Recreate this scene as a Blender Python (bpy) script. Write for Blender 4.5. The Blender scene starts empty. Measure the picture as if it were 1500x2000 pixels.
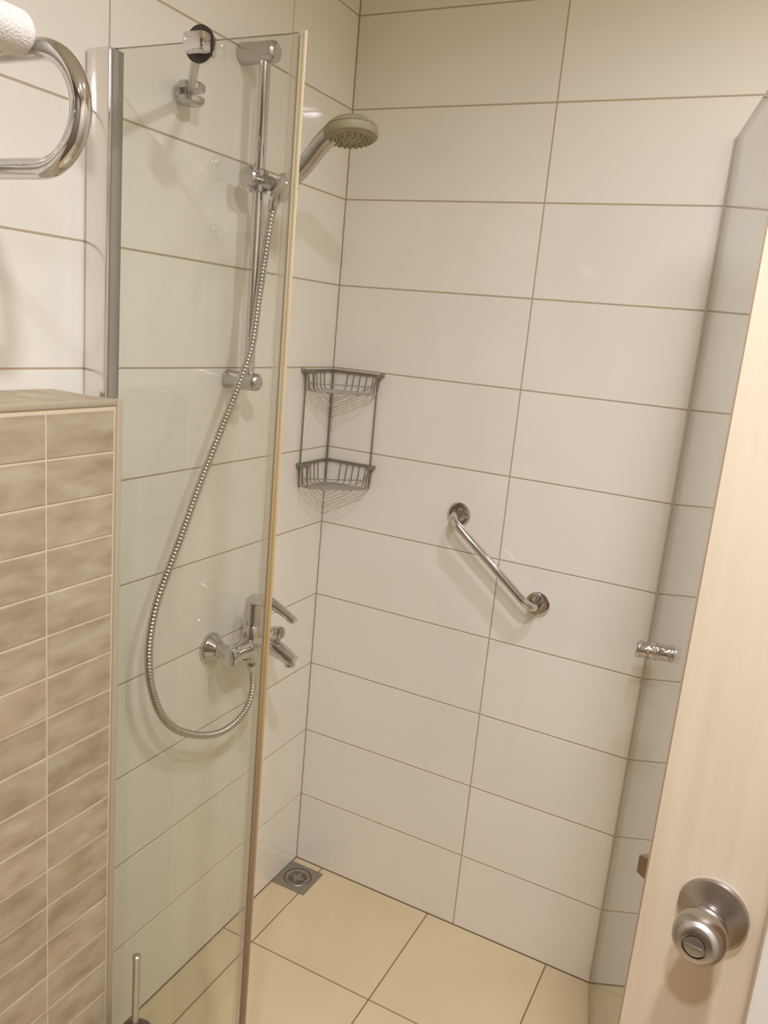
import bpy, bmesh, math, random
from mathutils import Vector, Matrix

C = bpy.context.scene.collection
S = bpy.context.scene
random.seed(7)
PI = math.pi

# ------------------------------------------------------------------ camera
cam_d = bpy.data.cameras.new('camera')
cam = bpy.data.objects.new('camera', cam_d)
C.objects.link(cam)
R = ((0.886284, 0.454334, 0.0899), (0.179836, -0.158716, -0.970808), (-0.426802, 0.876579, -0.222373))
M = Matrix(((R[0][0], -R[1][0], -R[2][0], 1.04957),
            (R[0][1], -R[1][1], -R[2][1], -1.78745),
            (R[0][2], -R[1][2], -R[2][2], 1.51803),
            (0, 0, 0, 1)))
cam.matrix_world = M
cam_d.sensor_fit = 'VERTICAL'
cam_d.sensor_height = 36.0
cam_d.lens = 36.0 * 1581.98 / 2000.0
cam_d.clip_start = 0.01
S.camera = cam

# ------------------------------------------------------------------ world, exposure
w = bpy.data.worlds.new('world')
S.world = w
w.use_nodes = True
w.node_tree.nodes['Background'].inputs[0].default_value = (1.0, 0.94, 0.86, 1)
w.node_tree.nodes['Background'].inputs[1].default_value = 0.02
S.view_settings.view_transform = 'Standard'
S.view_settings.look = 'None'
S.view_settings.gamma = 1.0
S.view_settings.use_curve_mapping = False
S.view_settings.exposure = 0.0
S.cycles.sample_clamp_indirect = 60.0
S.cycles.max_bounces = 16
S.cycles.diffuse_bounces = 10
S.cycles.glossy_bounces = 6
S.cycles.transparent_max_bounces = 16
LAMP_POWER = 14.3
LAMP_COLOR = (1.0, 1.04, 1.15)


# ------------------------------------------------------------------ materials
def srgb(r, g, b):
    def f(c):
        c /= 255.0
        return c / 12.92 if c <= 0.04045 else ((c + 0.055) / 1.055) ** 2.4
    return (f(r), f(g), f(b), 1.0)


def mat(name):
    m = bpy.data.materials.new(name)
    m.use_nodes = True
    return m, m.node_tree, m.node_tree.nodes['Principled BSDF']


def simple(name, col, rough=0.4, metal=0.0, ior=1.5):
    m, t, b = mat(name)
    b.inputs['Base Color'].default_value = col
    b.inputs['Roughness'].default_value = rough
    b.inputs['Metallic'].default_value = metal
    b.inputs['IOR'].default_value = ior
    return m


def varied(name, c0, c1, scale, rough, metal=0.0, per_object=0.0, bump=0.0, stretch=(1, 1, 1), detail=3.0, c2=None):
    """procedural colour: noise between two tones, optional per-piece shift"""
    m, t, b = mat(name)
    N, Lk = t.nodes, t.links
    tc = N.new('ShaderNodeTexCoord')
    mp = N.new('ShaderNodeMapping')
    mp.inputs['Scale'].default_value = stretch
    Lk.new(tc.outputs['Object'], mp.inputs['Vector'])
    oi = N.new('ShaderNodeObjectInfo')
    add = N.new('ShaderNodeVectorMath')
    add.operation = 'MULTIPLY_ADD'
    cmb = N.new('ShaderNodeCombineXYZ')
    for k in range(3):
        Lk.new(oi.outputs['Random'], cmb.inputs[k])
    add.inputs[1].default_value = (37, 53, 71)
    Lk.new(cmb.outputs[0], add.inputs[0])
    Lk.new(mp.outputs[0], add.inputs[2])
    nz = N.new('ShaderNodeTexNoise')
    nz.inputs['Scale'].default_value = scale
    nz.inputs['Detail'].default_value = detail
    Lk.new(add.outputs[0], nz.inputs['Vector'])
    rp = N.new('ShaderNodeValToRGB')
    rp.color_ramp.elements[0].color = c0
    rp.color_ramp.elements[1].color = c1
    rp.color_ramp.elements[0].position = 0.3
    rp.color_ramp.elements[1].position = 0.7
    if c2:
        e = rp.color_ramp.elements.new(0.5)
        e.color = c2
    Lk.new(nz.outputs['Fac'], rp.inputs[0])
    hs = N.new('ShaderNodeHueSaturation')
    mr = N.new('ShaderNodeMapRange')
    mr.inputs['To Min'].default_value = 1 - per_object
    mr.inputs['To Max'].default_value = 1 + per_object
    Lk.new(oi.outputs['Random'], mr.inputs['Value'])
    Lk.new(mr.outputs[0], hs.inputs['Value'])
    Lk.new(rp.outputs[0], hs.inputs['Color'])
    Lk.new(hs.outputs[0], b.inputs['Base Color'])
    b.inputs['Roughness'].default_value = rough
    b.inputs['Metallic'].default_value = metal
    if bump:
        bp = N.new('ShaderNodeBump')
        bp.inputs['Strength'].default_value = bump
        bp.inputs['Distance'].default_value = 0.002
        Lk.new(nz.outputs['Fac'], bp.inputs['Height'])
        Lk.new(bp.outputs[0], b.inputs['Normal'])
    return m


def glass_mat(name, tint):
    """thin architectural glass: clear transmission + Fresnel mirror on the entry face"""
    m = bpy.data.materials.new(name)
    m.use_nodes = True
    t = m.node_tree
    N, Lk = t.nodes, t.links
    N.clear()
    out = N.new('ShaderNodeOutputMaterial')
    tr = N.new('ShaderNodeBsdfTransparent')
    tr.inputs[0].default_value = tint
    gl = N.new('ShaderNodeBsdfGlossy')
    gl.inputs['Roughness'].default_value = 0.0
    fr = N.new('ShaderNodeFresnel')
    fr.inputs['IOR'].default_value = 1.5
    geo = N.new('ShaderNodeNewGeometry')
    # both surfaces of the pane: 2R / (1 + R)
    a = N.new('ShaderNodeMath'); a.operation = 'MULTIPLY'; a.inputs[1].default_value = 2.0
    b = N.new('ShaderNodeMath'); b.operation = 'ADD'; b.inputs[1].default_value = 1.0
    d = N.new('ShaderNodeMath'); d.operation = 'DIVIDE'
    inv = N.new('ShaderNodeMath'); inv.operation = 'SUBTRACT'; inv.inputs[0].default_value = 1.0
    f = N.new('ShaderNodeMath'); f.operation = 'MULTIPLY'
    Lk.new(fr.outputs[0], a.inputs[0])
    Lk.new(fr.outputs[0], b.inputs[0])
    Lk.new(a.outputs[0], d.inputs[0])
    Lk.new(b.outputs[0], d.inputs[1])
    Lk.new(geo.outputs['Backfacing'], inv.inputs[1])
    Lk.new(d.outputs[0], f.inputs[0])
    Lk.new(inv.outputs[0], f.inputs[1])
    mx = N.new('ShaderNodeMixShader')
    Lk.new(f.outputs[0], mx.inputs[0])
    Lk.new(tr.outputs[0], mx.inputs[1])
    Lk.new(gl.outputs[0], mx.inputs[2])
    Lk.new(mx.outputs[0], out.inputs[0])
    return m


def seal_mat():
    """aged PVC: cream above, yellowed in the middle, brown stained towards the floor"""
    m, t, b = mat('yellowed plastic seal')
    N, Lk = t.nodes, t.links
    geo = N.new('ShaderNodeTexCoord')
    sp = N.new('ShaderNodeSeparateXYZ')
    Lk.new(geo.outputs['Object'], sp.inputs[0])
    nz = N.new('ShaderNodeTexNoise')
    nz.inputs['Scale'].default_value = 9.0
    Lk.new(geo.outputs['Object'], nz.inputs['Vector'])
    ma = N.new('ShaderNodeMath'); ma.operation = 'MULTIPLY_ADD'
    ma.inputs[1].default_value = 0.25
    Lk.new(nz.outputs['Fac'], ma.inputs[0])
    Lk.new(sp.outputs['Z'], ma.inputs[2])
    mr = N.new('ShaderNodeMapRange')
    mr.inputs['From Min'].default_value = 0.1
    mr.inputs['From Max'].default_value = 2.0
    Lk.new(ma.outputs[0], mr.inputs['Value'])
    rp = N.new('ShaderNodeValToRGB')
    cr = rp.color_ramp
    cr.elements[0].position = 0.0
    cr.elements[0].color = srgb(158, 134, 106)
    cr.elements[1].position = 1.0
    cr.elements[1].color = srgb(206, 190, 156)
    for p, c in ((0.3, srgb(164, 140, 112)), (0.52, srgb(192, 165, 116)), (0.68, srgb(198, 174, 128)), (0.78, srgb(198, 180, 146))):
        e = cr.elements.new(p)
        e.color = c
    Lk.new(mr.outputs[0], rp.inputs[0])
    Lk.new(rp.outputs[0], b.inputs['Base Color'])
    b.inputs['Roughness'].default_value = 0.35
    return m


m_tile = varied('cream ceramic', srgb(234, 229, 217), srgb(238, 233, 221), 3.0, 0.05, per_object=0.012)
m_grout = simple('brown grout', srgb(186, 168, 142), 0.8)
m_floor_tile = varied('beige floor ceramic', srgb(213, 192, 154), srgb(219, 199, 163), 5.0, 0.32, per_object=0.02)
m_floor_grout = simple('floor grout', srgb(140, 112, 80), 0.85)
m_stone = varied('brown stone ceramic', srgb(160, 142, 118), srgb(190, 178, 152), 14.0, 0.5, per_object=0.07, bump=0.15,
                 stretch=(1, 2.6, 1), detail=6.0, c2=srgb(178, 160, 133))
m_light_grout = simple('pale grout', srgb(212, 198, 170), 0.8)
m_edge_trim = simple('pale edge strip', srgb(180, 166, 143), 0.4)
m_paint = simple('white paint', srgb(236, 230, 218), 0.5)
m_hall = simple('dark brown hallway stand-in', srgb(118, 104, 90), 0.6)  # dark tone put on the unseen front wall so chrome reflects a dim hallway
m_room = simple('pale wall finish', srgb(222, 214, 198), 0.5)
m_chrome = simple('chrome', (0.66, 0.65, 0.64, 1), 0.06, 1.0)
m_satin = simple('satin chrome', (0.55, 0.525, 0.49, 1), 0.26, 1.0)
m_brushed = simple('brushed nickel', (0.50, 0.46, 0.43, 1), 0.26, 1.0)
m_brushed.node_tree.nodes['Principled BSDF'].inputs['Anisotropic'].default_value = 0.8
_tg = m_brushed.node_tree.nodes.new('ShaderNodeTangent')
_tg.direction_type = 'RADIAL'
_tg.axis = 'Y'
m_brushed.node_tree.links.new(_tg.outputs[0], m_brushed.node_tree.nodes['Principled BSDF'].inputs['Tangent'])
m_alu = simple('polished aluminium', (0.84, 0.80, 0.76, 1), 0.16, 1.0)
m_wire = simple('dull chromed wire', (0.34, 0.315, 0.26, 1), 0.5, 1.0)
m_slider = simple('dulled chrome', (0.46, 0.44, 0.41, 1), 0.2, 1.0)
m_hose = simple('ribbed hose metal', (0.60, 0.57, 0.53, 1), 0.27, 1.0)
m_steel = simple('worn stainless steel', (0.42, 0.39, 0.35, 1), 0.42, 1.0)
m_slot = simple('painted recess shade', srgb(52, 44, 38), 0.7)  # colour standing in for the shade inside the drain's gap and slots
m_gasket = simple('grey glazing gasket', srgb(152, 147, 134), 0.45)
m_rubber = simple('black rubber', srgb(58, 48, 44), 0.45)
m_head = varied('limescaled shower plastic', srgb(150, 140, 112), srgb(160, 150, 122), 30.0, 0.5)
m_nozzle = simple('rubber nozzle', srgb(142, 132, 105), 0.6)
m_glass = glass_mat('clear glass', (0.965, 0.975, 0.96, 1))
m_screen_glass = glass_mat('screen glass', (0.93, 0.94, 0.915, 1))
m_glass_edge = simple('glass edge', srgb(150, 144, 122), 0.25)
m_seal = seal_mat()
m_clip = simple('clouded plastic clip', srgb(206, 194, 168), 0.3)


def see_through(m, amount):
    t = m.node_tree
    mx = t.nodes.new('ShaderNodeMixShader')
    tr = t.nodes.new('ShaderNodeBsdfTransparent')
    mx.inputs[0].default_value = amount
    t.links.new(t.nodes['Principled BSDF'].outputs[0], mx.inputs[1])
    t.links.new(tr.outputs[0], mx.inputs[2])
    t.links.new(mx.outputs[0], t.nodes['Material Output'].inputs[0])


see_through(m_clip, 0.78)
m_door_seal = simple('greyed door seal', srgb(206, 192, 164), 0.35)
see_through(m_door_seal, 0.15)
m_wood = varied('pale maple laminate', srgb(228, 210, 183), srgb(234, 218, 193), 7.0, 0.42, stretch=(9, 9, 0.6), detail=4.0)
m_wood_edge = simple('maple edge band', srgb(172, 146, 116), 0.5)
m_towel = varied('white terry cloth', srgb(222, 215, 206), srgb(238, 232, 224), 420.0, 0.95, bump=0.9)
m_brown_plastic = simple('dark plastic', srgb(86, 72, 60), 0.4)
m_latch = simple('dull brass latch', (0.40, 0.33, 0.25, 1), 0.35, 1.0)


# ------------------------------------------------------------------ mesh helpers
class MB:
    def __init__(self):
        self.v, self.f, self.mi = [], [], []

    def add(self, vs, fs, mi=0):
        n = len(self.v)
        self.v += [tuple(p) for p in vs]
        self.f += [tuple(i + n for i in q) for q in fs]
        self.mi += [mi] * len(fs)

    def box(self, x0, x1, y0, y1, z0, z1, mi=0, bev=0.0):
        if bev <= 0:
            self.add([(x0, y0, z0), (x1, y0, z0), (x1, y1, z0), (x0, y1, z0), (x0, y0, z1), (x1, y0, z1), (x1, y1, z1), (x0, y1, z1)],
                     [(0, 3, 2, 1), (4, 5, 6, 7), (0, 1, 5, 4), (1, 2, 6, 5), (2, 3, 7, 6), (3, 0, 4, 7)], mi)
            return
        bm = bmesh.new()
        bmesh.ops.create_cube(bm, size=1.0)
        for q in bm.verts:
            q.co = Vector(((x0 + x1) / 2 + q.co.x * (x1 - x0), (y0 + y1) / 2 + q.co.y * (y1 - y0), (z0 + z1) / 2 + q.co.z * (z1 - z0)))
        bmesh.ops.bevel(bm, geom=bm.edges[:], offset=bev, segments=2, profile=0.5, affect='EDGES')
        bm.verts.index_update()
        self.add([q.co[:] for q in bm.verts], [[q.index for q in fc.verts] for fc in bm.faces], mi)
        bm.free()

    def lathe(self, o, axis, prof, n=32, mi=0, cap=True):
        """prof: list of (distance along axis, radius)"""
        o = Vector(o)
        a = Vector(axis).normalized()
        u = a.orthogonal().normalized()
        v = a.cross(u)
        vs, fs = [], []
        for d, r in prof:
            for k in range(n):
                t = 2 * PI * k / n
                vs.append(o + a * d + u * (r * math.cos(t)) + v * (r * math.sin(t)))
        for i in range(len(prof) - 1):
            for k in range(n):
                k2 = (k + 1) % n
                fs.append((i * n + k, i * n + k2, (i + 1) * n + k2, (i + 1) * n + k))
        if cap:
            fs.append(tuple(range(n - 1, -1, -1)))
            b = (len(prof) - 1) * n
            fs.append(tuple(range(b, b + n)))
        self.add(vs, fs, mi)

    def tube(self, pts, rad, n=12, mi=0, cap=True, closed=False):
        """rad: a number or one per point"""
        P = [Vector(p) for p in pts]
        m = len(P)
        rr = rad if isinstance(rad, (list, tuple)) else [rad] * m
        T = []
        for i in range(m):
            if closed:
                t = P[(i + 1) % m] - P[i - 1]
            else:
                t = P[min(i + 1, m - 1)] - P[max(i - 1, 0)]
            T.append(t.normalized())
        u = T[0].orthogonal().normalized()
        vs, fs = [], []
        for i in range(m):
            u = (u - T[i] * u.dot(T[i])).normalized()
            v = T[i].cross(u)
            for k in range(n):
                t = 2 * PI * k / n
                vs.append(P[i] + u * (rr[i] * math.cos(t)) + v * (rr[i] * math.sin(t)))
        for i in range(m if closed else m - 1):
            j = (i + 1) % m
            for k in range(n):
                k2 = (k + 1) % n
                fs.append((i * n + k, i * n + k2, j * n + k2, j * n + k))
        if cap and not closed:
            fs.append(tuple(range(n - 1, -1, -1)))
            b = (m - 1) * n
            fs.append(tuple(range(b, b + n)))
        self.add(vs, fs, mi)

    def mesh(self, name, mats, smooth=True, angle=35):
        me = bpy.data.meshes.new(name)
        me.from_pydata(self.v, [], self.f)
        for mm in (mats if isinstance(mats, (list, tuple)) else [mats]):
            me.materials.append(mm)
        me.polygons.foreach_set('material_index', self.mi)
        if smooth:
            me.polygons.foreach_set('use_smooth', [True] * len(me.polygons))
            me.set_sharp_from_angle(angle=math.radians(angle))
        me.update()
        return me


def place(name, me, parent=None, loc=None):
    o = bpy.data.objects.new(name, me)
    C.objects.link(o)
    if loc is not None:
        o.location = loc
    if parent is not None:
        o.parent = parent
    return o


def part(name, mb, mats, parent, origin=(0, 0, 0), smooth=True, angle=35, label=None):
    """mb holds world coordinates; origin = world position of the thing's Empty chain"""
    ox, oy, oz = origin
    mb.v = [(a - ox, b - oy, c - oz) for a, b, c in mb.v]
    o = place(name, mb.mesh(name, mats, smooth, angle), parent)
    if label:
        o['label'] = label
    return o


def thing(name, label, cat, loc=(0, 0, 0), group=None):
    o = bpy.data.objects.new(name, None)
    o.empty_display_size = 0.05
    C.objects.link(o)
    o.location = loc
    o['label'] = label
    o['category'] = cat
    if group:
        o['group'] = group
    return o


def structure(name, mb, mats, label=None, cat=None, smooth=False):
    o = place(name, mb.mesh(name, mats, smooth))
    o['kind'] = 'structure'
    if label:
        o['label'] = label
    if cat:
        o['category'] = cat
    return o


def fillet(pts, r, seg=8):
    """polyline with rounded corners"""
    P = [Vector(p) for p in pts]
    out = [P[0]]
    for i in range(1, len(P) - 1):
        a, b, c = P[i - 1], P[i], P[i + 1]
        d0, d1 = (a - b).normalized(), (c - b).normalized()
        ang = d0.angle(d1)
        rr = r[i] if isinstance(r, dict) else r
        tl = rr / math.tan(ang / 2)
        cen = b + (d0 + d1).normalized() * (rr / math.sin(ang / 2))
        p0, p1 = b + d0 * tl, b + d1 * tl
        v0, v1 = p0 - cen, p1 - cen
        th = v0.angle(v1)
        for k in range(seg + 1):
            t = k / seg
            out.append(cen + (v0 * math.sin((1 - t) * th) + v1 * math.sin(t * th)) / math.sin(th))
    out.append(P[-1])
    return out


def spline(pts, n):
    """Catmull-Rom through pts, n samples evenly by arc length"""
    P = [Vector(p) for p in pts]
    P = [P[0] * 2 - P[1]] + P + [P[-1] * 2 - P[-2]]
    dense = []
    for i in range(1, len(P) - 2):
        for k in range(24):
            t = k / 24
            a, b, c, d = P[i - 1], P[i], P[i + 1], P[i + 2]
            dense.append(0.5 * ((2 * b) + (c - a) * t + (2 * a - 5 * b + 4 * c - d) * t * t + (3 * b - a - 3 * c + d) * t ** 3))
    dense.append(P[-2])
    L = [0.0]
    for i in range(1, len(dense)):
        L.append(L[-1] + (dense[i] - dense[i - 1]).length)
    out, j = [], 0
    for k in range(n):
        s = L[-1] * k / (n - 1)
        while j < len(L) - 2 and L[j + 1] < s:
            j += 1
        t = (s - L[j]) / max(L[j + 1] - L[j], 1e-9)
        out.append(dense[j].lerp(dense[j + 1], t))
    return out, L[-1]


# ------------------------------------------------------------------ tiles
GAP = 0.0032
tile_cache = {}


def tile_mesh(kind, a, b, thick, bev, mats):
    """tile lying in local x (a) and local y (b), front face at z=0, body below; chamfered edge"""
    key = (kind, round(a, 4), round(b, 4))
    if key in tile_cache:
        return tile_cache[key]
    x, y = a / 2, b / 2
    mb = MB()
    vs = []
    for (sx, sy, z) in ((x - bev, y - bev, 0), (x, y, -bev), (x, y, -thick)):
        vs += [(-sx, -sy, z), (sx, -sy, z), (sx, sy, z), (-sx, sy, z)]
    fs = [(0, 1, 2, 3), (11, 10, 9, 8)]
    for k in (0, 4):
        for i in range(4):
            j = (i + 1) % 4
            fs.append((k + i, k + 4 + i, k + 4 + j, k + j))
    mb.add(vs, fs)
    tile_cache[key] = mb.mesh(kind, mats, smooth=False)
    return tile_cache[key]


def cuts(edges):
    return [(edges[i], edges[i + 1]) for i in range(len(edges) - 1)]


def lay(parent, kind, us, vs, frame, thick, bev, mats, skip=None):
    """us, vs: joint positions along two world directions; frame maps (u, v) to a world matrix"""
    for (u0, u1) in cuts(us):
        for (v0, v1) in cuts(vs):
            if skip and skip(u0, u1, v0, v1):
                continue
            a, b = u1 - u0 - GAP, v1 - v0 - GAP
            if a < 0.004 or b < 0.004:
                continue
            o = place(kind, tile_mesh(kind, a, b, thick, bev, mats), parent)
            o.matrix_local = frame((u0 + u1) / 2, (v0 + v1) / 2)


H = 2.42
XR, YF = 1.78, -2.35          # right wall and front wall (behind the camera)
rows = [0.0] + [0.2063 + 0.2 * k for k in range(12)]
rows = [z for z in rows if z < H] + [H]
TT = 0.008


def axes(xa, ya, za, o):
    return Matrix(((xa[0], ya[0], za[0], o[0]), (xa[1], ya[1], za[1], o[1]), (xa[2], ya[2], za[2], o[2]), (0, 0, 0, 1)))


# left wall: grout bed + tiles, front faces at x = 0
mb = MB(); mb.box(-0.12, -0.0009, YF, 0.12, 0, H)
wall_left = structure('wall_left', mb, m_grout)
ys = [YF] + [-0.262 - 0.4965 * k for k in range(4, -1, -1)] + [0.0]
lay(wall_left, 'wall_tile', ys, rows, lambda u, v: axes((0, 1, 0), (0, 0, 1), (1, 0, 0), (0, u, v)), TT, 0.0007, m_tile)
# back wall: front faces at y = 0
mb = MB(); mb.box(-0.0009, XR + 0.1, 0.0009, 0.12, 0, H)
wall_back = structure('wall_back', mb, m_grout)
xs = [0.0, 0.4926, 0.9926, 1.4926, XR]
lay(wall_back, 'wall_tile', xs, rows, lambda u, v: axes((1, 0, 0), (0, 0, 1), (0, -1, 0), (u, 0, v)), TT, 0.0007, m_tile)
# floor
mb = MB(); mb.box(-0.12, XR + 0.1, YF - 0.1, 0.12, -0.12, -0.0016)
floor = structure('floor', mb, m_floor_grout)
fx = [0.0, 0.0884, 0.4192, 0.7463, 1.0734, 1.4005, 1.7276, XR]
fy = [YF] + [-0.3371 - 0.3285 * k for k in range(6, -1, -1)] + [0.0]
lay(floor, 'floor_tile', fx, fy, lambda u, v: axes((1, 0, 0), (0, 1, 0), (0, 0, 1), (u, v, 0)), TT, 0.0006, m_floor_tile)
# the rest of the room, out of frame
mb = MB(); mb.box(XR, XR + 0.1, YF, 0.0, 0, H)
structure('wall_right', mb, m_room)
mb = MB(); mb.box(-0.12, XR + 0.1, YF - 0.1, YF, 0, H)
structure('wall_front', mb, m_hall)
mb = MB(); mb.box(-0.12, XR + 0.1, YF - 0.1, 0.12, H, H + 0.1)
structure('ceiling', mb, m_paint)


# ------------------------------------------------------------------ ceiling lamps
def downlight(x, y, label, power, rad=0.048, spread=162):
    t = thing('ceiling_downlight', label, 'lamp', (x, y, H), 'ceiling downlights')
    mb = MB()
    mb.lathe((0, 0, 0), (0, 0, -1), [(0, 0.062), (0.004, 0.06), (0.007, 0.053), (0.005, 0.046), (0.002, 0.045)], 40)
    part('trim_ring', mb, m_satin, t)
    ld = bpy.data.lights.new('downlight_lamp', 'AREA')
    ld.shape = 'DISK'
    ld.size = rad * 2
    ld.energy = power
    ld.color = LAMP_COLOR
    ld.spread = math.radians(spread)
    lo = bpy.data.objects.new('downlight_lamp', ld)
    C.objects.link(lo)
    lo.location = (0, 0, -0.009)
    lo.parent = t


downlight(1.103, -1.50, 'round recessed ceiling downlight above the wooden door', LAMP_POWER)
downlight(1.04, -0.80, 'round recessed ceiling downlight above the shower opening', LAMP_POWER * 0.42)
downlight(1.06, -2.02, 'unseen ceiling downlight added as fill light, nearest the room entrance', LAMP_POWER * 0.6, spread=135)  # added fill lamp, lifts the middle and lower back wall
downlight(1.48, -0.52, 'unseen ceiling downlight added to brighten the corner behind the open wooden door', LAMP_POWER * 0.2, spread=100)  # added lamp, brightens the wall seen through the glass door

# ------------------------------------------------------------------ tiled ledge in front of the left wall
BX, BY, BZ = 0.145, -0.868, 1.376
t = thing('tiled_ledge', 'waist-high brown stone tiled boxed ledge along the white left wall', 'ledge', (0, BY, 0))
o = (0, BY, 0)
y_end = -2.2
mb = MB(); mb.box(0.0006, BX - 0.0014, y_end, BY + -0.0014, 0.0005, BZ - 0.009)
body = part('ledge_body', mb, m_light_grout, t, o, smooth=False)
# front face tiles (facing +x)
lz = [0.0006, 0.0614] + [0.0614 + 0.0650 * k for k in range(1, 21)]
ly = [y_end, -1.906, -1.606, -1.306, -1.006, BY - 0.012]


def ledge_front(u, v):
    return axes((0, 1, 0), (0, 0, 1), (1, 0, 0), (BX, u, v) if False else (BX, u - BY, v))


lay(t, 'stone_tile', ly, lz, ledge_front, 0.007, 0.0008, m_stone)
# end face tiles (facing the shower)
lay(t, 'stone_tile', [0.0, BX - 0.006], lz, lambda u, v: axes((-1, 0, 0), (0, 0, 1), (0, 1, 0), (u, 0, v)), 0.0014, 0.0004, m_stone)
# top tiles
lay(t, 'top_tile', [0.0, BX - 0.006], [y_end, -1.906, -1.606, -1.306, -1.006 - 0.13, BY - 0.004],
    lambda u, v: axes((1, 0, 0), (0, 1, 0), (0, 0, 1), (u, v - BY, BZ - 0.001)), 0.008, 0.0006, m_stone)
mb = MB(); mb.box(BX - 0.008, BX + 0.002, BY - 0.010, BY + 0.002, 0.0006, BZ, bev=0.0015)
part('corner_strip', mb, m_edge_trim, t, o, label='pale vertical corner strip')
mb = MB(); mb.box(BX - 0.007, BX + 0.0015, y_end, BY - 0.011, BZ - 0.009, BZ + 0.0002, bev=0.0015)
part('top_strip', mb, m_edge_trim, t, o, label='pale edge strip under the top')

# ------------------------------------------------------------------ fixed glass screen
GY = -0.79
GT = 1.888
t = thing('glass_screen', 'fixed clear glass shower screen with yellowed edge seal, left of the opening', 'shower screen', (0.2, GY, 0))
o = (0.2, GY, 0)
mb = MB()
x0, x1, ya, yb, z0, z1 = 0.044, 0.374, GY - 0.003, GY + 0.003, 0.004, GT
vs = [(x0, ya, z0), (x1, ya, z0), (x1, yb, z0), (x0, yb, z0), (x0, ya, z1), (x1, ya, z1), (x1, yb, z1), (x0, yb, z1)]
mb.add(vs, [(0, 1, 5, 4), (2, 3, 7, 6)], 0)
mb.add(vs, [(0, 3, 2, 1), (4, 5, 6, 7), (1, 2, 6, 5), (3, 0, 4, 7)], 1)
part('pane', mb, [m_screen_glass, m_glass_edge], t, o, smooth=False)
mb = MB(); mb.box(0.0005, 0.0505, GY - 0.018, GY + 0.012, 0.002, GT, bev=0.006)
part('wall_profile', mb, m_alu, t, o, label='polished aluminium wall profile')
mb = MB(); mb.box(0.048, 0.0535, GY - 0.013, GY + 0.008, 0.002, GT - 0.004)
part('gasket', mb, m_gasket, t, o, smooth=False, label='grey glazing gasket')
mb = MB()
mb.box(0.361, 0.3768, GY - 0.0052, GY - 0.0034, 0.006, GT - 0.002, bev=0.0006)
mb.box(0.361, 0.3768, GY + 0.0034, GY + 0.0052, 0.006, GT - 0.002, bev=0.0006)
mb.box(0.3748, 0.3768, GY - 0.0033, GY + 0.0033, 0.006, GT - 0.002, bev=0.0006)
part('seal_clip', mb, m_clip, t, o, label='clouded plastic clip around the glass edge')
mb = MB()
mb.box(0.3769, 0.3835, GY - 0.0045, GY + 0.0045, 0.006, GT + 0.001, bev=0.002)
mb.box(0.3836, 0.3885, GY - 0.0062, GY - 0.0022, 0.006, GT + 0.001, bev=0.0012)
part('seal_fin', mb, m_seal, t, o, label='yellowed magnetic seal strip')
# support bar from the top of the glass to the wall
sb_clamp = Vector((0.203, GY, 1.884))
sb_wall = Vector((0.0, -0.572, 1.884))
mb = MB()
d = (sb_wall - sb_clamp).normalized()
mb.tube([sb_clamp + d * 0.016, (0.030, -0.603, 1.8785)], 0.0068, 16)
bar = part('support_bar', mb, m_satin, t, o, label='chrome bar bracing the glass to the wall')
mb = MB(); mb.box(0.198, 0.236, GY - 0.031, GY - 0.0095, 1.8655, 1.8935, bev=0.006)
mb.box(0.200, 0.226, GY + 0.0035, GY + 0.012, 1.868, 1.896, bev=0.003)
mb.box(0.204, 0.222, GY - 0.012, GY + 0.008, GT + 0.0005, 1.8955, bev=0.001)
part('clamp_block', mb, m_chrome, bar, o)
mb = MB(); mb.lathe((0.2105, GY - 0.0032, 1.8825), (0, -1, 0), [(0, 0.023), (0.001, 0.025), (0.005, 0.025), (0.006, 0.022)], 28)
part('rubber_washer', mb, m_rubber, bar, o, label='black rubber washer behind the clamp')
mb = MB(); mb.lathe((0.0004, -0.594, 1.879), (1, 0, 0), [(0, 0.0165), (0.004, 0.0165), (0.006, 0.014)], 28)
part('wall_flange', mb, m_chrome, bar, o)
mb = MB()
for z0_, prof in ((1.8640, [(0, 0.017), (0.004, 0.0225), (0.0115, 0.0235), (0.0125, 0.0225)]), (1.8870, [(0, 0.0225), (0.001, 0.0235), (0.0095, 0.0235), (0.0125, 0.0205)])):
    mb.lathe((0.0262, -0.596, z0_ - 0.0035), (0, 0, 1), prof, 32)
mb.lathe((0.0262, -0.596, 1.8727), (0, 0, 1), [(0, 0.0065), (0.0111, 0.0065)], 16)
mb.box(0.0058, 0.0130, -0.610, -0.582, 1.8625, 1.8955, bev=0.002)
part('hinge_fork', mb, m_satin, bar, o)

# ------------------------------------------------------------------ shower rail
RX, RY = 0.054, -0.426
t = thing('shower_rail', 'vertical chrome shower rail on the left wall behind the glass screen', 'shower rail', (0, RY, 1.385))
o = (0, RY, 1.385)
mb = MB(); mb.tube([(RX, RY, 1.375), (RX, RY, 2.0)], 0.0105, 24)
part('pole', mb, m_chrome, t, o)
for zz, mm, r in ((1.385, m_satin, 0.0185), (1.995, m_satin, 0.0195)):
    mb = MB(); mb.lathe((0.0004, RY, zz), (1, 0, 0), [(0, r * 0.95), (0.003, r), (0.070, r), (0.076, r * 0.93), (0.080, r * 0.7)], 32)
    part('wall_bracket', mb, mm, t, o)
SZ = 1.768
mb = MB(); mb.lathe((RX, RY, SZ - 0.021), (0, 0, 1), [(0, 0.0155), (0.002, 0.0175), (0.040, 0.0175), (0.042, 0.0155)], 28)
mb.tube([(RX + 0.008, RY, SZ), (RX + 0.026, RY + 0.002, SZ - 0.004), (RX + 0.037, RY + 0.004, SZ - 0.008)], [0.0150, 0.0140, 0.0125], 20)
sl = part('slider', mb, m_slider, t, o)
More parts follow.
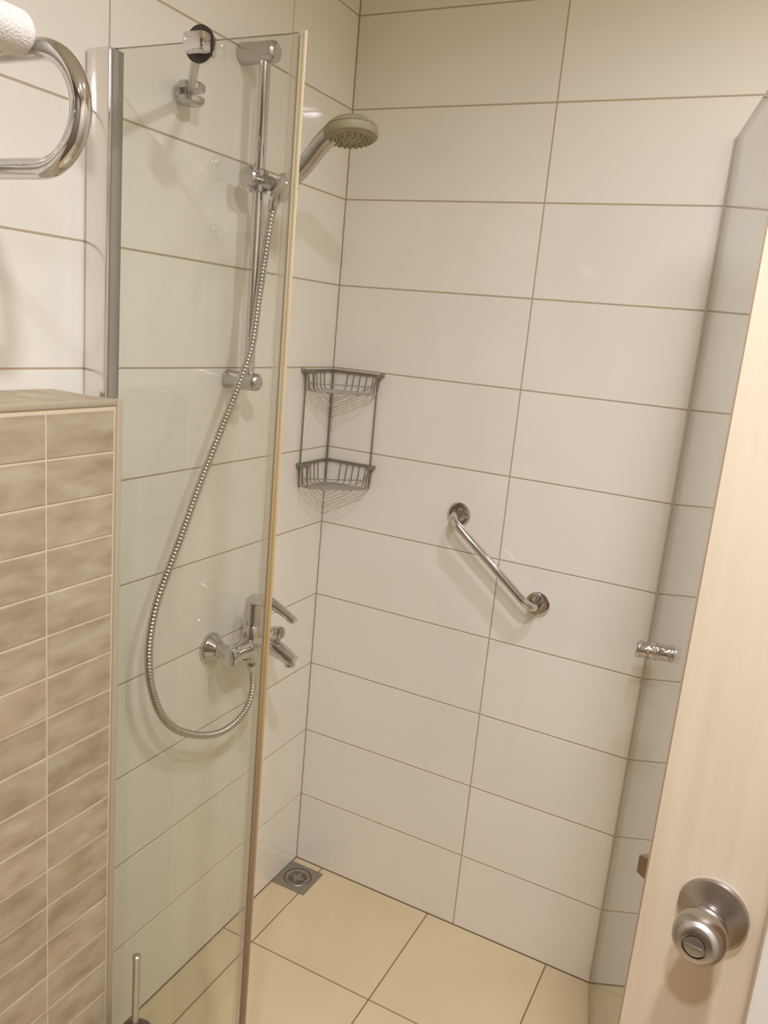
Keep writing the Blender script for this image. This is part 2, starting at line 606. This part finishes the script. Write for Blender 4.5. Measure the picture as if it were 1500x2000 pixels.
mb = MB(); mb.lathe((RX, RY - 0.012, SZ + 0.002), (0, -1, 0), [(0, 0.014), (0.010, 0.0185), (0.026, 0.0195), (0.030, 0.0165), (0.031, 0.008)], 24)
part('clamp_knob', mb, m_satin, sl, o)
hd = Vector((0.066, 0.0, 0.064)).normalized()        # direction of the hand shower's handle
hb = Vector((0.090, -0.421, 1.738))
mb = MB(); mb.lathe(hb + hd * 0.008, hd, [(0, 0.0152), (0, 0.0180), (0.003, 0.0195), (0.036, 0.0218), (0.038, 0.0205), (0.038, 0.0170), (0, 0.0152)], 28, cap=False)
part('holder_cup', mb, m_slider, sl, o)

# ------------------------------------------------------------------ hand shower
t = thing('hand_shower', 'grey round-headed hand shower held in the rail slider', 'shower head', tuple(hb))
o = tuple(hb)
hc = Vector((0.243, -0.412, 1.852))                  # centre of the head
path, L = spline([hb, hb + hd * 0.045, (0.158, -0.420, 1.804), (0.186, -0.418, 1.837), (0.214, -0.415, 1.860), (0.238, -0.413, 1.868)], 40)
rad = [0.0125 + 0.0045 * min(1, k / 14) + 0.0025 * max(0, (k - 22) / 17) for k in range(40)]
mb = MB(); mb.tube(path, rad, 20)
part('handle', mb, m_satin, t, o, label='silver grey curved handle')
hn = Vector((0.16, -0.10, -1)).normalized()          # spray direction
mb = MB(); mb.lathe(hc - hn * 0.030, hn, [(0, 0.006), (0.001, 0.018), (0.006, 0.033), (0.014, 0.044), (0.0205, 0.0490), (0.0215, 0.0478), (0.0225, 0.0500), (0.032, 0.0500), (0.036, 0.0480), (0.0362, 0.0455)], 48)
hd_o = part('head', mb, m_head, t, o)
mb = MB(); mb.lathe(hc + hn * 0.0045, hn, [(0, 0.0455), (0.0015, 0.045), (0.0045, 0.041), (0.0045, 0.026), (0.003, 0.024), (0.0055, 0.02), (0.0055, 0.004)], 40)
part('spray_face', mb, m_head, hd_o, o)
mb = MB()
u = hn.orthogonal().normalized(); v = hn.cross(u)
for rr, n in ((0.012, 6), (0.021, 10), (0.030, 16), (0.038, 22)):
    for k in range(n):
        a = 2 * PI * k / n + rr * 40
        p = hc + hn * 0.007 + u * (rr * math.cos(a)) + v * (rr * math.sin(a))
        mb.lathe(p, hn, [(0, 0.0019), (0.005, 0.0014)], 8)
nz_o = part('spray_nozzles', mb, m_nozzle, hd_o, o)
nz_o['kind'] = 'stuff'

# ------------------------------------------------------------------ shower hose
hose_pts = [(0.0895, -0.4205, 1.7345), (0.086, -0.421, 1.715), (0.082, -0.421, 1.689), (0.076, -0.426, 1.621), (0.076, -0.437, 1.552), (0.078, -0.456, 1.452), (0.070, -0.491, 1.361),
            (0.062, -0.53, 1.273), (0.057, -0.57, 1.191), (0.056, -0.609, 1.111), (0.055, -0.647, 1.038), (0.055, -0.675, 0.984),
            (0.055, -0.691, 0.927), (0.055, -0.695, 0.867), (0.055, -0.685, 0.806), (0.055, -0.656, 0.74), (0.055, -0.608, 0.686),
            (0.056, -0.536, 0.642), (0.057, -0.467, 0.619), (0.058, -0.408, 0.622), (0.060, -0.372, 0.645), (0.061, -0.358, 0.685), (0.061, -0.362, 0.725), (0.061, -0.368, 0.748)]
t = thing('shower_hose', 'ribbed chrome hose looping from the hand shower down to the mixer tap', 'hose', hose_pts[0])
o = hose_pts[0]
path, L = spline(hose_pts, 2)
pitch = 0.0072
nn = int(L / pitch) * 4
path, L = spline(hose_pts, nn)
mb = MB(); mb.tube(path, [(0.0082, 0.0078, 0.0062, 0.0078)[k % 4] for k in range(nn)], 14)
part('hose_spiral', mb, m_hose, t, o, angle=80)
for a, b in ((0, 10), (nn - 1, nn - 11)):
    mb = MB(); mb.tube([path[a], path[(a + b) // 2], path[b]], [0.0105, 0.0105, 0.0085], 18)
    part('end_nut', mb, m_chrome, t, o)

# ------------------------------------------------------------------ mixer tap
MX, MY, MZ = 0.060, -0.368, 0.792
t = thing('mixer_tap', 'chrome single-lever shower mixer tap with spout on the left wall', 'tap', (0, MY, MZ))
o = (0, MY, MZ)
for s in (-1, 1):
    yy = MY + s * 0.076
    mb = MB(); mb.lathe((0.0004, yy, MZ + 0.006), (1, 0, 0), [(0, 0.0345), (0.004, 0.035), (0.012, 0.031), (0.024, 0.020), (0.030, 0.0175)], 36)
    part('wall_flange', mb, m_chrome, t, o)
    mb = MB(); mb.tube(fillet([(0.024, yy, MZ + 0.006), (MX - 0.002, yy, MZ + 0.002), (MX + 0.001, yy - s * 0.03, MZ)], 0.012), 0.0172, 20)
    part('inlet_elbow', mb, m_satin, t, o)
mb = MB(); mb.lathe((MX, MY - 0.092, MZ), (0, 1, 0), [(0, 0.017), (0.002, 0.0205), (0.028, 0.0225), (0.034, 0.0200), (0.060, 0.0235), (0.092, 0.027), (0.124, 0.0235), (0.150, 0.0200), (0.156, 0.0225), (0.182, 0.0205), (0.184, 0.017)], 32)
part('valve_body', mb, m_chrome, t, o)
mb = MB(); mb.lathe((MX, MY, MZ), Vector((0.0, 0, 1)), [(0, 0.026), (0.030, 0.0245), (0.050, 0.0215), (0.052, 0.0200), (0.054, 0.0220), (0.100, 0.0215), (0.110, 0.020), (0.117, 0.013)], 32)
part('cartridge_column', mb, m_chrome, t, o)
mb = MB()
pp, _ = spline([(MX - 0.004, MY, MZ + 0.106), (MX + 0.030, MY, MZ + 0.113), (MX + 0.062, MY, MZ + 0.106), (MX + 0.108, MY, MZ + 0.085)], 16)
mb.tube(pp, [0.016, 0.016, 0.0155, 0.015, 0.0145, 0.014, 0.0125, 0.0115, 0.0105, 0.010, 0.0095, 0.009, 0.009, 0.009, 0.009, 0.008], 16)
mb.v = [(a, MY + (b - MY) * 1.25, MZ + 0.1 + (c - (MZ + 0.1)) * 1.0) for a, b, c in mb.v]
part('lever', mb, m_chrome, t, o)
mb = MB()
pp, _ = spline([(MX + 0.012, MY, MZ + 0.010), (MX + 0.045, MY, MZ + 0.014), (MX + 0.080, MY, MZ + 0.006), (MX + 0.112, MY, MZ - 0.008)], 14)
mb.tube(pp, [0.0235 - 0.0085 * k / 13 for k in range(14)], 20)
part('spout', mb, m_chrome, t, o)
mb = MB(); mb.lathe((MX + 0.101, MY, MZ - 0.007), (0.15, 0, -1), [(0, 0.0125), (0.0125, 0.0125), (0.014, 0.011)], 22)
part('aerator', mb, m_chrome, t, o)
mb = MB(); mb.lathe((MX + 0.066, MY, MZ + 0.018), (0.12, 0, 1), [(0, 0.005), (0.020, 0.005), (0.021, 0.008), (0.024, 0.012), (0.034, 0.0135), (0.042, 0.011), (0.045, 0.004)], 22)
part('diverter_knob', mb, m_satin, t, o)
mb = MB(); mb.lathe((MX + 0.001, MY, MZ - 0.016), (0, 0, -1), [(0, 0.012), (0.022, 0.0115)], 20)
part('hose_outlet', mb, m_chrome, t, o)

# ------------------------------------------------------------------ corner caddy
t = thing('corner_caddy', 'two-tier dull chrome wire corner basket in the shower corner', 'shower caddy', (0, 0, 1.118))
o = (0, 0, 1.118)
A, E, W = 0.142, 0.034, 0.0021
for zt, zb in ((1.400, 1.354), (1.174, 1.119)):
    g = 0.0048
    mb = MB()
    mb.tube(fillet([(E, -A, zt), (g, -A, zt), (g, -g, zt), (A, -g, zt), (A, -E, zt)], {1: 0.004, 2: 0.003, 3: 0.004}), 0.0033, 10)
    rim = part('basket_rim', mb, m_wire, t, o)

    def wire(pts, r=0.0013):
        m2 = MB()
        m2.tube(fillet(pts, 0.008, 5), r, 8)
        part('basket_wire', m2, m_wire, rim, o)

    # nested U wires: down from one wall, across under the basket, up to the other wall
    ins = 0.004
    wire([(E, -A, zt), (E, -A + ins, zb), (A - ins, -E, zb), (A, -E, zt)], 0.0017)
    wire([(E * 0.5, -A, zt), (E * 0.5 + 0.001, -A + ins, zb), (A - ins, -E * 0.5 - 0.001, zb), (A, -E * 0.5, zt)])
    for a in (0.138, 0.120, 0.102, 0.084, 0.066, 0.048):
        wire([(g, -a, zt), (g + 0.002, -a + ins, zb), (a - ins, -g - 0.002, zb), (a, -g, zt)])
    # stiffening wires under the U wires, and a low rail near the back
    for f in (0.25, 0.75):
        p = Vector((E, -A + ins, zb - 0.003)).lerp(Vector((A - ins, -E, zb - 0.003)), f)
        m2 = MB(); m2.tube([p, (p.x - 0.045, p.y + 0.045, p.z)], W * 0.8, 8)
        part('basket_wire', m2, m_wire, rim, o)
    m2 = MB(); m2.tube([(g + 0.001, -0.112, zb + 0.016), (0.112, -g - 0.001, zb + 0.016)], W * 0.7, 8)
    part('low_rail', m2, m_wire, rim, o)
    # flat end tabs
    for (a, b, c, d2) in ((0.002, E + 0.003, -A - 0.0035, -A + 0.0035), (A - 0.0035, A + 0.0035, -E - 0.003, -0.002)):
        m3 = MB(); m3.box(a, b, c, d2, zt - 0.0055, zt + 0.0035, bev=0.0012)
        part('end_tab', m3, m_wire, rim, o)
for (x, y) in ((0.0055, -0.132), (0.132, -0.0055), (0.0055, -0.0055)):
    mb = MB(); mb.tube([(x, y, 1.116), (x, y, 1.402)], 0.0026 if x < 0.1 and y > -0.1 else 0.0021, 10)
    part('upright', mb, m_wire, t, o)
for (x, y, ax) in ((0.0, -0.1425, (1, 0, 0)), (0.1425, 0.0, (0, -1, 0))):
    mb = MB(); mb.lathe((x + ax[0] * 0.0003, y + ax[1] * 0.0003, 1.401), ax, [(0, 0.0055), (0.004, 0.0055), (0.007, 0.003)], 14)
    part('wall_screw', mb, m_wire, t, o)

# ------------------------------------------------------------------ grab bar on the back wall
g0, g1 = Vector((0.380, 0, 1.097)), Vector((0.599, 0, 0.922))
SO = 0.056
t = thing('grab_bar', 'short slanting chrome grab bar on the tiled back wall', 'grab bar', tuple(g0))
o = tuple(g0)
mb = MB()
mb.tube(fillet([g0 + Vector((0, -0.003, 0)), g0 + Vector((0, -SO, 0)), g1 + Vector((0, -SO, 0)), g1 + Vector((0, -0.003, 0))], 0.030, 10), 0.0098, 24)
part('bar', mb, m_chrome, t, o)
for g in (g0, g1):
    mb = MB(); mb.lathe(g + Vector((0, -0.0004, 0)), (0, -1, 0), [(0, 0.0285), (0.0035, 0.0290), (0.0055, 0.0275), (0.0062, 0.022), (0.0045, 0.0125), (0.0045, 0.006)], 40)
    part('flange', mb, m_chrome, t, o)

# ------------------------------------------------------------------ floor drain in the corner
t = thing('floor_drain', 'small square steel floor drain with round grate in the shower corner', 'drain', (0.053, -0.075, 0))
o = (0.053, -0.075, 0)
mb = MB()
cx, cy, hs, rr, n = 0.0535, -0.0755, 0.0515, 0.0385, 48
vs, fs = [], []
for zz in (0.0026,):
    for k in range(n):
        a = 2 * PI * k / n
        vs.append((cx + rr * math.cos(a), cy + rr * math.sin(a), zz))
    for k in range(n):
        a = 2 * PI * k / n
        q = 1 / max(abs(math.cos(a)), abs(math.sin(a)))
        vs.append((cx + hs * q * math.cos(a), cy + hs * q * math.sin(a), zz))
    for k in range(n):
        a = 2 * PI * k / n
        q = 1 / max(abs(math.cos(a)), abs(math.sin(a)))
        vs.append((cx + hs * q * math.cos(a), cy + hs * q * math.sin(a), 0.0002))
    for k in range(n):
        a = 2 * PI * k / n
        vs.append((cx + rr * math.cos(a), cy + rr * math.sin(a), 0.0004))
for k in range(n):
    k2 = (k + 1) % n
    fs += [(k, n + k, n + k2, k2), (n + k, 2 * n + k, 2 * n + k2, n + k2), (3 * n + k, k, k2, 3 * n + k2)]
mb.add(vs, fs)
part('frame_plate', mb, m_steel, t, o)
mb = MB(); mb.lathe((cx, cy, 0.0004), (0, 0, 1), [(0, 0.0362), (0.0018, 0.0362), (0.0028, 0.0350), (0.0028, 0.0335), (0.0018, 0.032), (0.0018, 0.004)], 44)
gr = part('round_grate', mb, m_steel, t, o)
mb = MB(); mb.lathe((cx, cy, 0.0003), (0, 0, 1), [(0.0013, 0.0385), (0.0013, 0.0361)], 44, cap=False)  # thin dark annulus in place of real shade between frame and grate
part('painted_gap_shade', mb, m_slot, t, o, smooth=False, label='dark ring painted as the shade in the gap around the grate')
# slots in four fans around the middle: dark pads coloured as their shade
for q in range(4):
    for k in range(5):
        a = q * PI / 2 + PI / 4
        off = (k - 2) * 0.0062
        r0, r1 = 0.010 + abs(off) * 0.35, 0.0285 - abs(off) * 0.45
        dx, dy = math.cos(a), math.sin(a)
        mb = MB()
        hw = 0.0014
        pts = [(r0, off - hw), (r1, off - hw), (r1, off + hw), (r0, off + hw)]
        vv = [(cx + dx * p - dy * s, cy + dy * p + dx * s, 0.00235) for p, s in pts] + [(cx + dx * p - dy * s, cy + dy * p + dx * s, 0.0019) for p, s in pts]
        mb.add(vv, [(0, 1, 2, 3), (0, 4, 5, 1), (1, 5, 6, 2), (2, 6, 7, 3), (3, 7, 4, 0)])
        part('slot', mb, m_slot, gr, o, smooth=False)

# ------------------------------------------------------------------ hinged glass door (folded inwards against the back wall)
AD = math.radians(12.5)
gd = Vector((math.sin(AD), -math.cos(AD), 0))        # from the back wall towards the room
gn = Vector((-math.cos(AD), -math.sin(AD), 0))       # towards the shower
gb = Vector((0.8605, -0.0125, 0))
t = thing('glass_door', 'open clear glass shower door with chrome knob, against the back wall', 'shower door', tuple(gb))
o = tuple(gb)
LD, TH, DT = 0.74, 0.003, 1.93
q = [gb + gn * s + gd * l for s, l in ((TH, 0), (TH, LD), (-TH, LD), (-TH, 0))]
vs = [(p.x, p.y, 0.012) for p in q] + [(p.x, p.y, DT) for p in q]
mb = MB()
mb.add(vs, [(0, 1, 5, 4), (2, 3, 7, 6)], 0)
mb.add(vs, [(0, 3, 2, 1), (4, 5, 6, 7), (1, 2, 6, 5), (3, 0, 4, 7)], 1)
# outward normals
bm = bmesh.new()
mtmp = mb.mesh('tmp', [m_glass, m_glass_edge], False)
bm.from_mesh(mtmp); bmesh.ops.recalc_face_normals(bm, faces=bm.faces[:])
bm.to_mesh(mtmp); bm.free()
mb2 = MB(); mb2.v = [tuple(p.co) for p in mtmp.vertices]; mb2.f = [tuple(p.vertices) for p in mtmp.polygons]; mb2.mi = [p.material_index for p in mtmp.polygons]
pane = part('pane', mb2, [m_glass, m_glass_edge], t, o, smooth=False)
mb = MB()
qq = [gb + gn * a + gd * l for a, l in ((0.0050, -0.0118), (0.0050, -0.0002), (-0.0050, -0.0002), (-0.0050, -0.0118))]
vv = [(p.x, p.y, 0.012) for p in qq] + [(p.x, p.y, DT) for p in qq]
mb.add(vv, [(0, 3, 2, 1), (4, 5, 6, 7), (0, 1, 5, 4), (1, 2, 6, 5), (2, 3, 7, 6), (3, 0, 4, 7)])
part('edge_seal', mb, m_door_seal, t, o, smooth=False, label='greyish seal strip on the free edge')
kp = gb + gd * 0.125 + Vector((0, 0, 0.925))
for s, nm in ((1, 'inner'), (-1, 'outer')):
    mb = MB(); mb.lathe(kp + gn * (s * TH), gn * s, [(0, 0.0178), (0.0025, 0.0187), (0.0055, 0.0187), (0.007, 0.0172), (0.018, 0.0158), (0.030, 0.0172), (0.0315, 0.0187), (0.0345, 0.0187), (0.037, 0.0170), (0.037, 0.006)], 32)
    part('knob', mb, m_chrome, t, o)
# pivot hinges at the far end, bottom sweep seal
for zz in (0.012, DT - 0.075):
    mb = MB()
    c = gb + gd * (LD - 0.02)
    for s in (1, -1):
        qq = [c + gn * (s * a) + gd * l for a, l in ((TH, -0.035), (TH, 0.035), (TH + 0.008, 0.035), (TH + 0.008, -0.035))]
        vv = [(p.x, p.y, zz) for p in qq] + [(p.x, p.y, zz + 0.075) for p in qq]
        mb.add(vv, [(0, 3, 2, 1), (4, 5, 6, 7), (0, 1, 5, 4), (1, 2, 6, 5), (2, 3, 7, 6), (3, 0, 4, 7)])
    part('hinge', mb, m_chrome, t, o, smooth=False)
mb = MB()
qq = [gb + gn * a + gd * l for a, l in ((0.0045, 0.002), (0.0045, LD - 0.06), (-0.0045, LD - 0.06), (-0.0045, 0.002))]
vv = [(p.x, p.y, 0.001) for p in qq] + [(p.x, p.y, 0.0118) for p in qq]
mb.add(vv, [(0, 3, 2, 1), (4, 5, 6, 7), (0, 1, 5, 4), (1, 2, 6, 5), (2, 3, 7, 6), (3, 0, 4, 7)])
part('bottom_seal', mb, m_clip, t, o, smooth=False)

# ------------------------------------------------------------------ wooden room door on the right
DA = math.radians(-10)
du = Vector((math.cos(DA), math.sin(DA), 0))         # along the door, away from its latch edge
dn = Vector((math.sin(DA), -math.cos(DA), 0))        # towards the viewer
d0 = Vector((0.9995, -1.0, 0))
door = bpy.data.objects.new('door_1', None)
C.objects.link(door)
door.location = d0
door['kind'] = 'structure'
door['label'] = 'pale maple room door with brushed steel knob, standing open'
door['category'] = 'door'
door.rotation_euler = (0, 0, DA)                      # local x along the door, local -y towards the viewer
DW, DTH, DH = 0.66, 0.04, 2.16
mb = MB(); mb.box(0.0015, DW, 0.0, DTH, 0.006, DH, bev=0.0008)
part('leaf', mb, m_wood, door)
mb = MB(); mb.box(0.0, 0.0014, 0.0004, DTH - 0.0004, 0.006, DH)
part('edge_band', mb, m_wood_edge, door, smooth=False, label='darker edge band')
KZ, KU = 0.995, 0.069
mb = MB(); mb.lathe((KU, -0.0003, KZ), (0, -1, 0), [(0, 0.0325), (0.003, 0.0335), (0.006, 0.0325), (0.010, 0.0245), (0.013, 0.0165), (0.014, 0.0145), (0.018, 0.0145)], 56)
rose = part('rose', mb, m_brushed, door, label='round brushed steel rose')
mb = MB(); mb.lathe((KU, -0.0165, KZ), (0, -1, 0), [(0, 0.0120), (0.002, 0.0145), (0.006, 0.0165), (0.016, 0.0215), (0.026, 0.0240), (0.034, 0.0242), (0.041, 0.0225), (0.046, 0.0185), (0.0485, 0.0140), (0.0485, 0.0112), (0.0465, 0.0108), (0.0465, 0.0085)], 56)
knob = part('door_knob', mb, m_brushed, rose, label='brushed steel round knob')
mb = MB(); mb.lathe((KU, -0.0625, KZ), (0, -1, 0), [(0, 0.0098), (0.001, 0.0100), (0.0025, 0.0096), (0.003, 0.0085)], 28)
mb.box(KU - 0.0075, KU + 0.0075, -0.0662, -0.0648, KZ - 0.0012, KZ + 0.0012)
part('privacy_button', mb, m_steel, rose, label='darker privacy turn button')
mb = MB()
lx, lz0, lz1 = -0.0125, KZ - 0.013, KZ + 0.013
ya, yb = DTH / 2 - 0.006, DTH / 2 + 0.006
mb.add([(0, ya, lz0), (0, yb, lz0), (0, yb, lz1), (0, ya, lz1), (lx, ya, lz0 + 0.006), (lx * 0.3, yb, lz0), (lx * 0.3, yb, lz1), (lx, ya, lz1)],
       [(0, 1, 2, 3), (4, 7, 6, 5), (0, 4, 5, 1), (3, 2, 6, 7), (0, 3, 7, 4), (1, 5, 6, 2)])
part('latch_bolt', mb, m_latch, door, smooth=False, label='dull brass latch bolt')

# white frame board the door stands behind
mb = MB(); mb.box(1.1085, 1.20, -1.085, -1.062, 0.0, H, bev=0.002)
structure('trim_1', mb, m_paint, smooth=True)

# ------------------------------------------------------------------ towel rail and towel, upper left
t = thing('towel_rail', 'chrome looped towel rail projecting from the left wall, upper left', 'towel rail', (0, -1.1, 1.72))
o = (0, -1.1, 1.72)
zt, zb, xe, tr = 1.7795, 1.6560, 0.244, 0.0118
for yy, zt in ((-1.1, 1.7795), (-1.27, 1.7527), (-1.46, 1.7527)):
    rr = (zt - zb) / 2
    pts = [(0.002, yy, zt), (0.12, yy, zt)] + [(xe + rr * 1.02 * math.cos(a), yy, (zt + zb) / 2 + rr * math.sin(a)) for a in [PI / 2 - PI * k / 28 for k in range(29)]] + [(0.12, yy, zb), (0.002, yy, zb)]
    mb = MB(); mb.tube(pts, tr, 28)
    part('loop_bar', mb, m_chrome, t, o)
    for z in (zt, zb):
        mb = MB(); mb.lathe((0.0004, yy, z), (1, 0, 0), [(0, 0.024), (0.006, 0.024), (0.009, 0.020), (0.010, 0.013)], 28)
        part('wall_flange', mb, m_chrome, t, o)

# rolled towel lying along the rear loops, its end just in front of the first loop
tx, tz, tr_, ty0, ty1 = 0.236, 1.789, 0.0245, -1.1135, -1.52
mb = MB()
prof = []
for k in range(9):                                   # rounded far end with a coiled dimple
    a = PI / 2 * k / 8
    prof.append((0.012 - 0.012 * math.sin(a) if False else 0.012 * (1 - math.sin(a)), tr_ - 0.012 + 0.012 * math.cos(a)))
prof = [(0.0035, 0.002), (0.0025, 0.006), (0.0005, 0.009)] + prof[::-1]
ln = ty0 - ty1
prof += [(0.012 + (ln - 0.024) * k / 24, tr_ * (1 + 0.012 * math.sin(k * 1.7))) for k in range(1, 25)]
prof += [(ln - 0.012 + 0.012 * math.sin(PI / 2 * k / 8), tr_ - 0.012 + 0.012 * math.cos(PI / 2 * k / 8)) for k in range(1, 9)]
mb.lathe((tx, ty0, tz), (0, -1, 0), prof, 56)
bm = bmesh.new()
tmp = mb.mesh('tmp_towel', m_towel)
bm.from_mesh(tmp)
for p in bm.verts:
    x, z = p.co.x - tx, p.co.z - tz
    a = math.atan2(z, x)
    f = 1 + 0.03 * math.cos(2 * a + 0.6) + 0.012 * math.sin(5 * a + 9 * p.co.y)
    if z < -0.0205:
        f = min(f, 1.0)
    p.co.x, p.co.z = tx + x * f * 1.06, tz + z * f * 0.98
bmesh.ops.recalc_face_normals(bm, faces=bm.faces[:])
bpy.data.meshes.remove(tmp)
me = bpy.data.meshes.new('rolled_towel')
bm.to_mesh(me); bm.free()
me.materials.append(m_towel)
me.polygons.foreach_set('use_smooth', [True] * len(me.polygons))
tow = place('rolled_towel', me)
tow['label'] = 'white terry towel lying rolled on the chrome towel rail'
tow['category'] = 'towel'

# ------------------------------------------------------------------ toilet brush, lower left
bx, by = 0.204, -0.868
t = thing('toilet_brush', 'toilet brush with thin steel handle in a dark round holder beside the tiled ledge', 'toilet brush', (bx, by, 0))
o = (bx, by, 0)
mb = MB(); mb.lathe((bx, by, 0.0006), (0, 0, 1), [(0, 0.034), (0.004, 0.037), (0.238, 0.037), (0.245, 0.034), (0.245, 0.026)], 36)
part('holder', mb, m_brown_plastic, t, o)
mb = MB(); mb.lathe((bx, by, 0.2455), (0, 0, 1), [(0, 0.032), (0.005, 0.032), (0.011, 0.027), (0.014, 0.012)], 32)
part('lid', mb, m_brown_plastic, t, o)
mb = MB(); mb.lathe((bx, by, 0.258), (0, 0, 1), [(0, 0.0062), (0.145, 0.0062), (0.149, 0.0072), (0.156, 0.0072), (0.158, 0.005)], 18)
part('handle', mb, m_satin, t, o, label='thin steel handle')
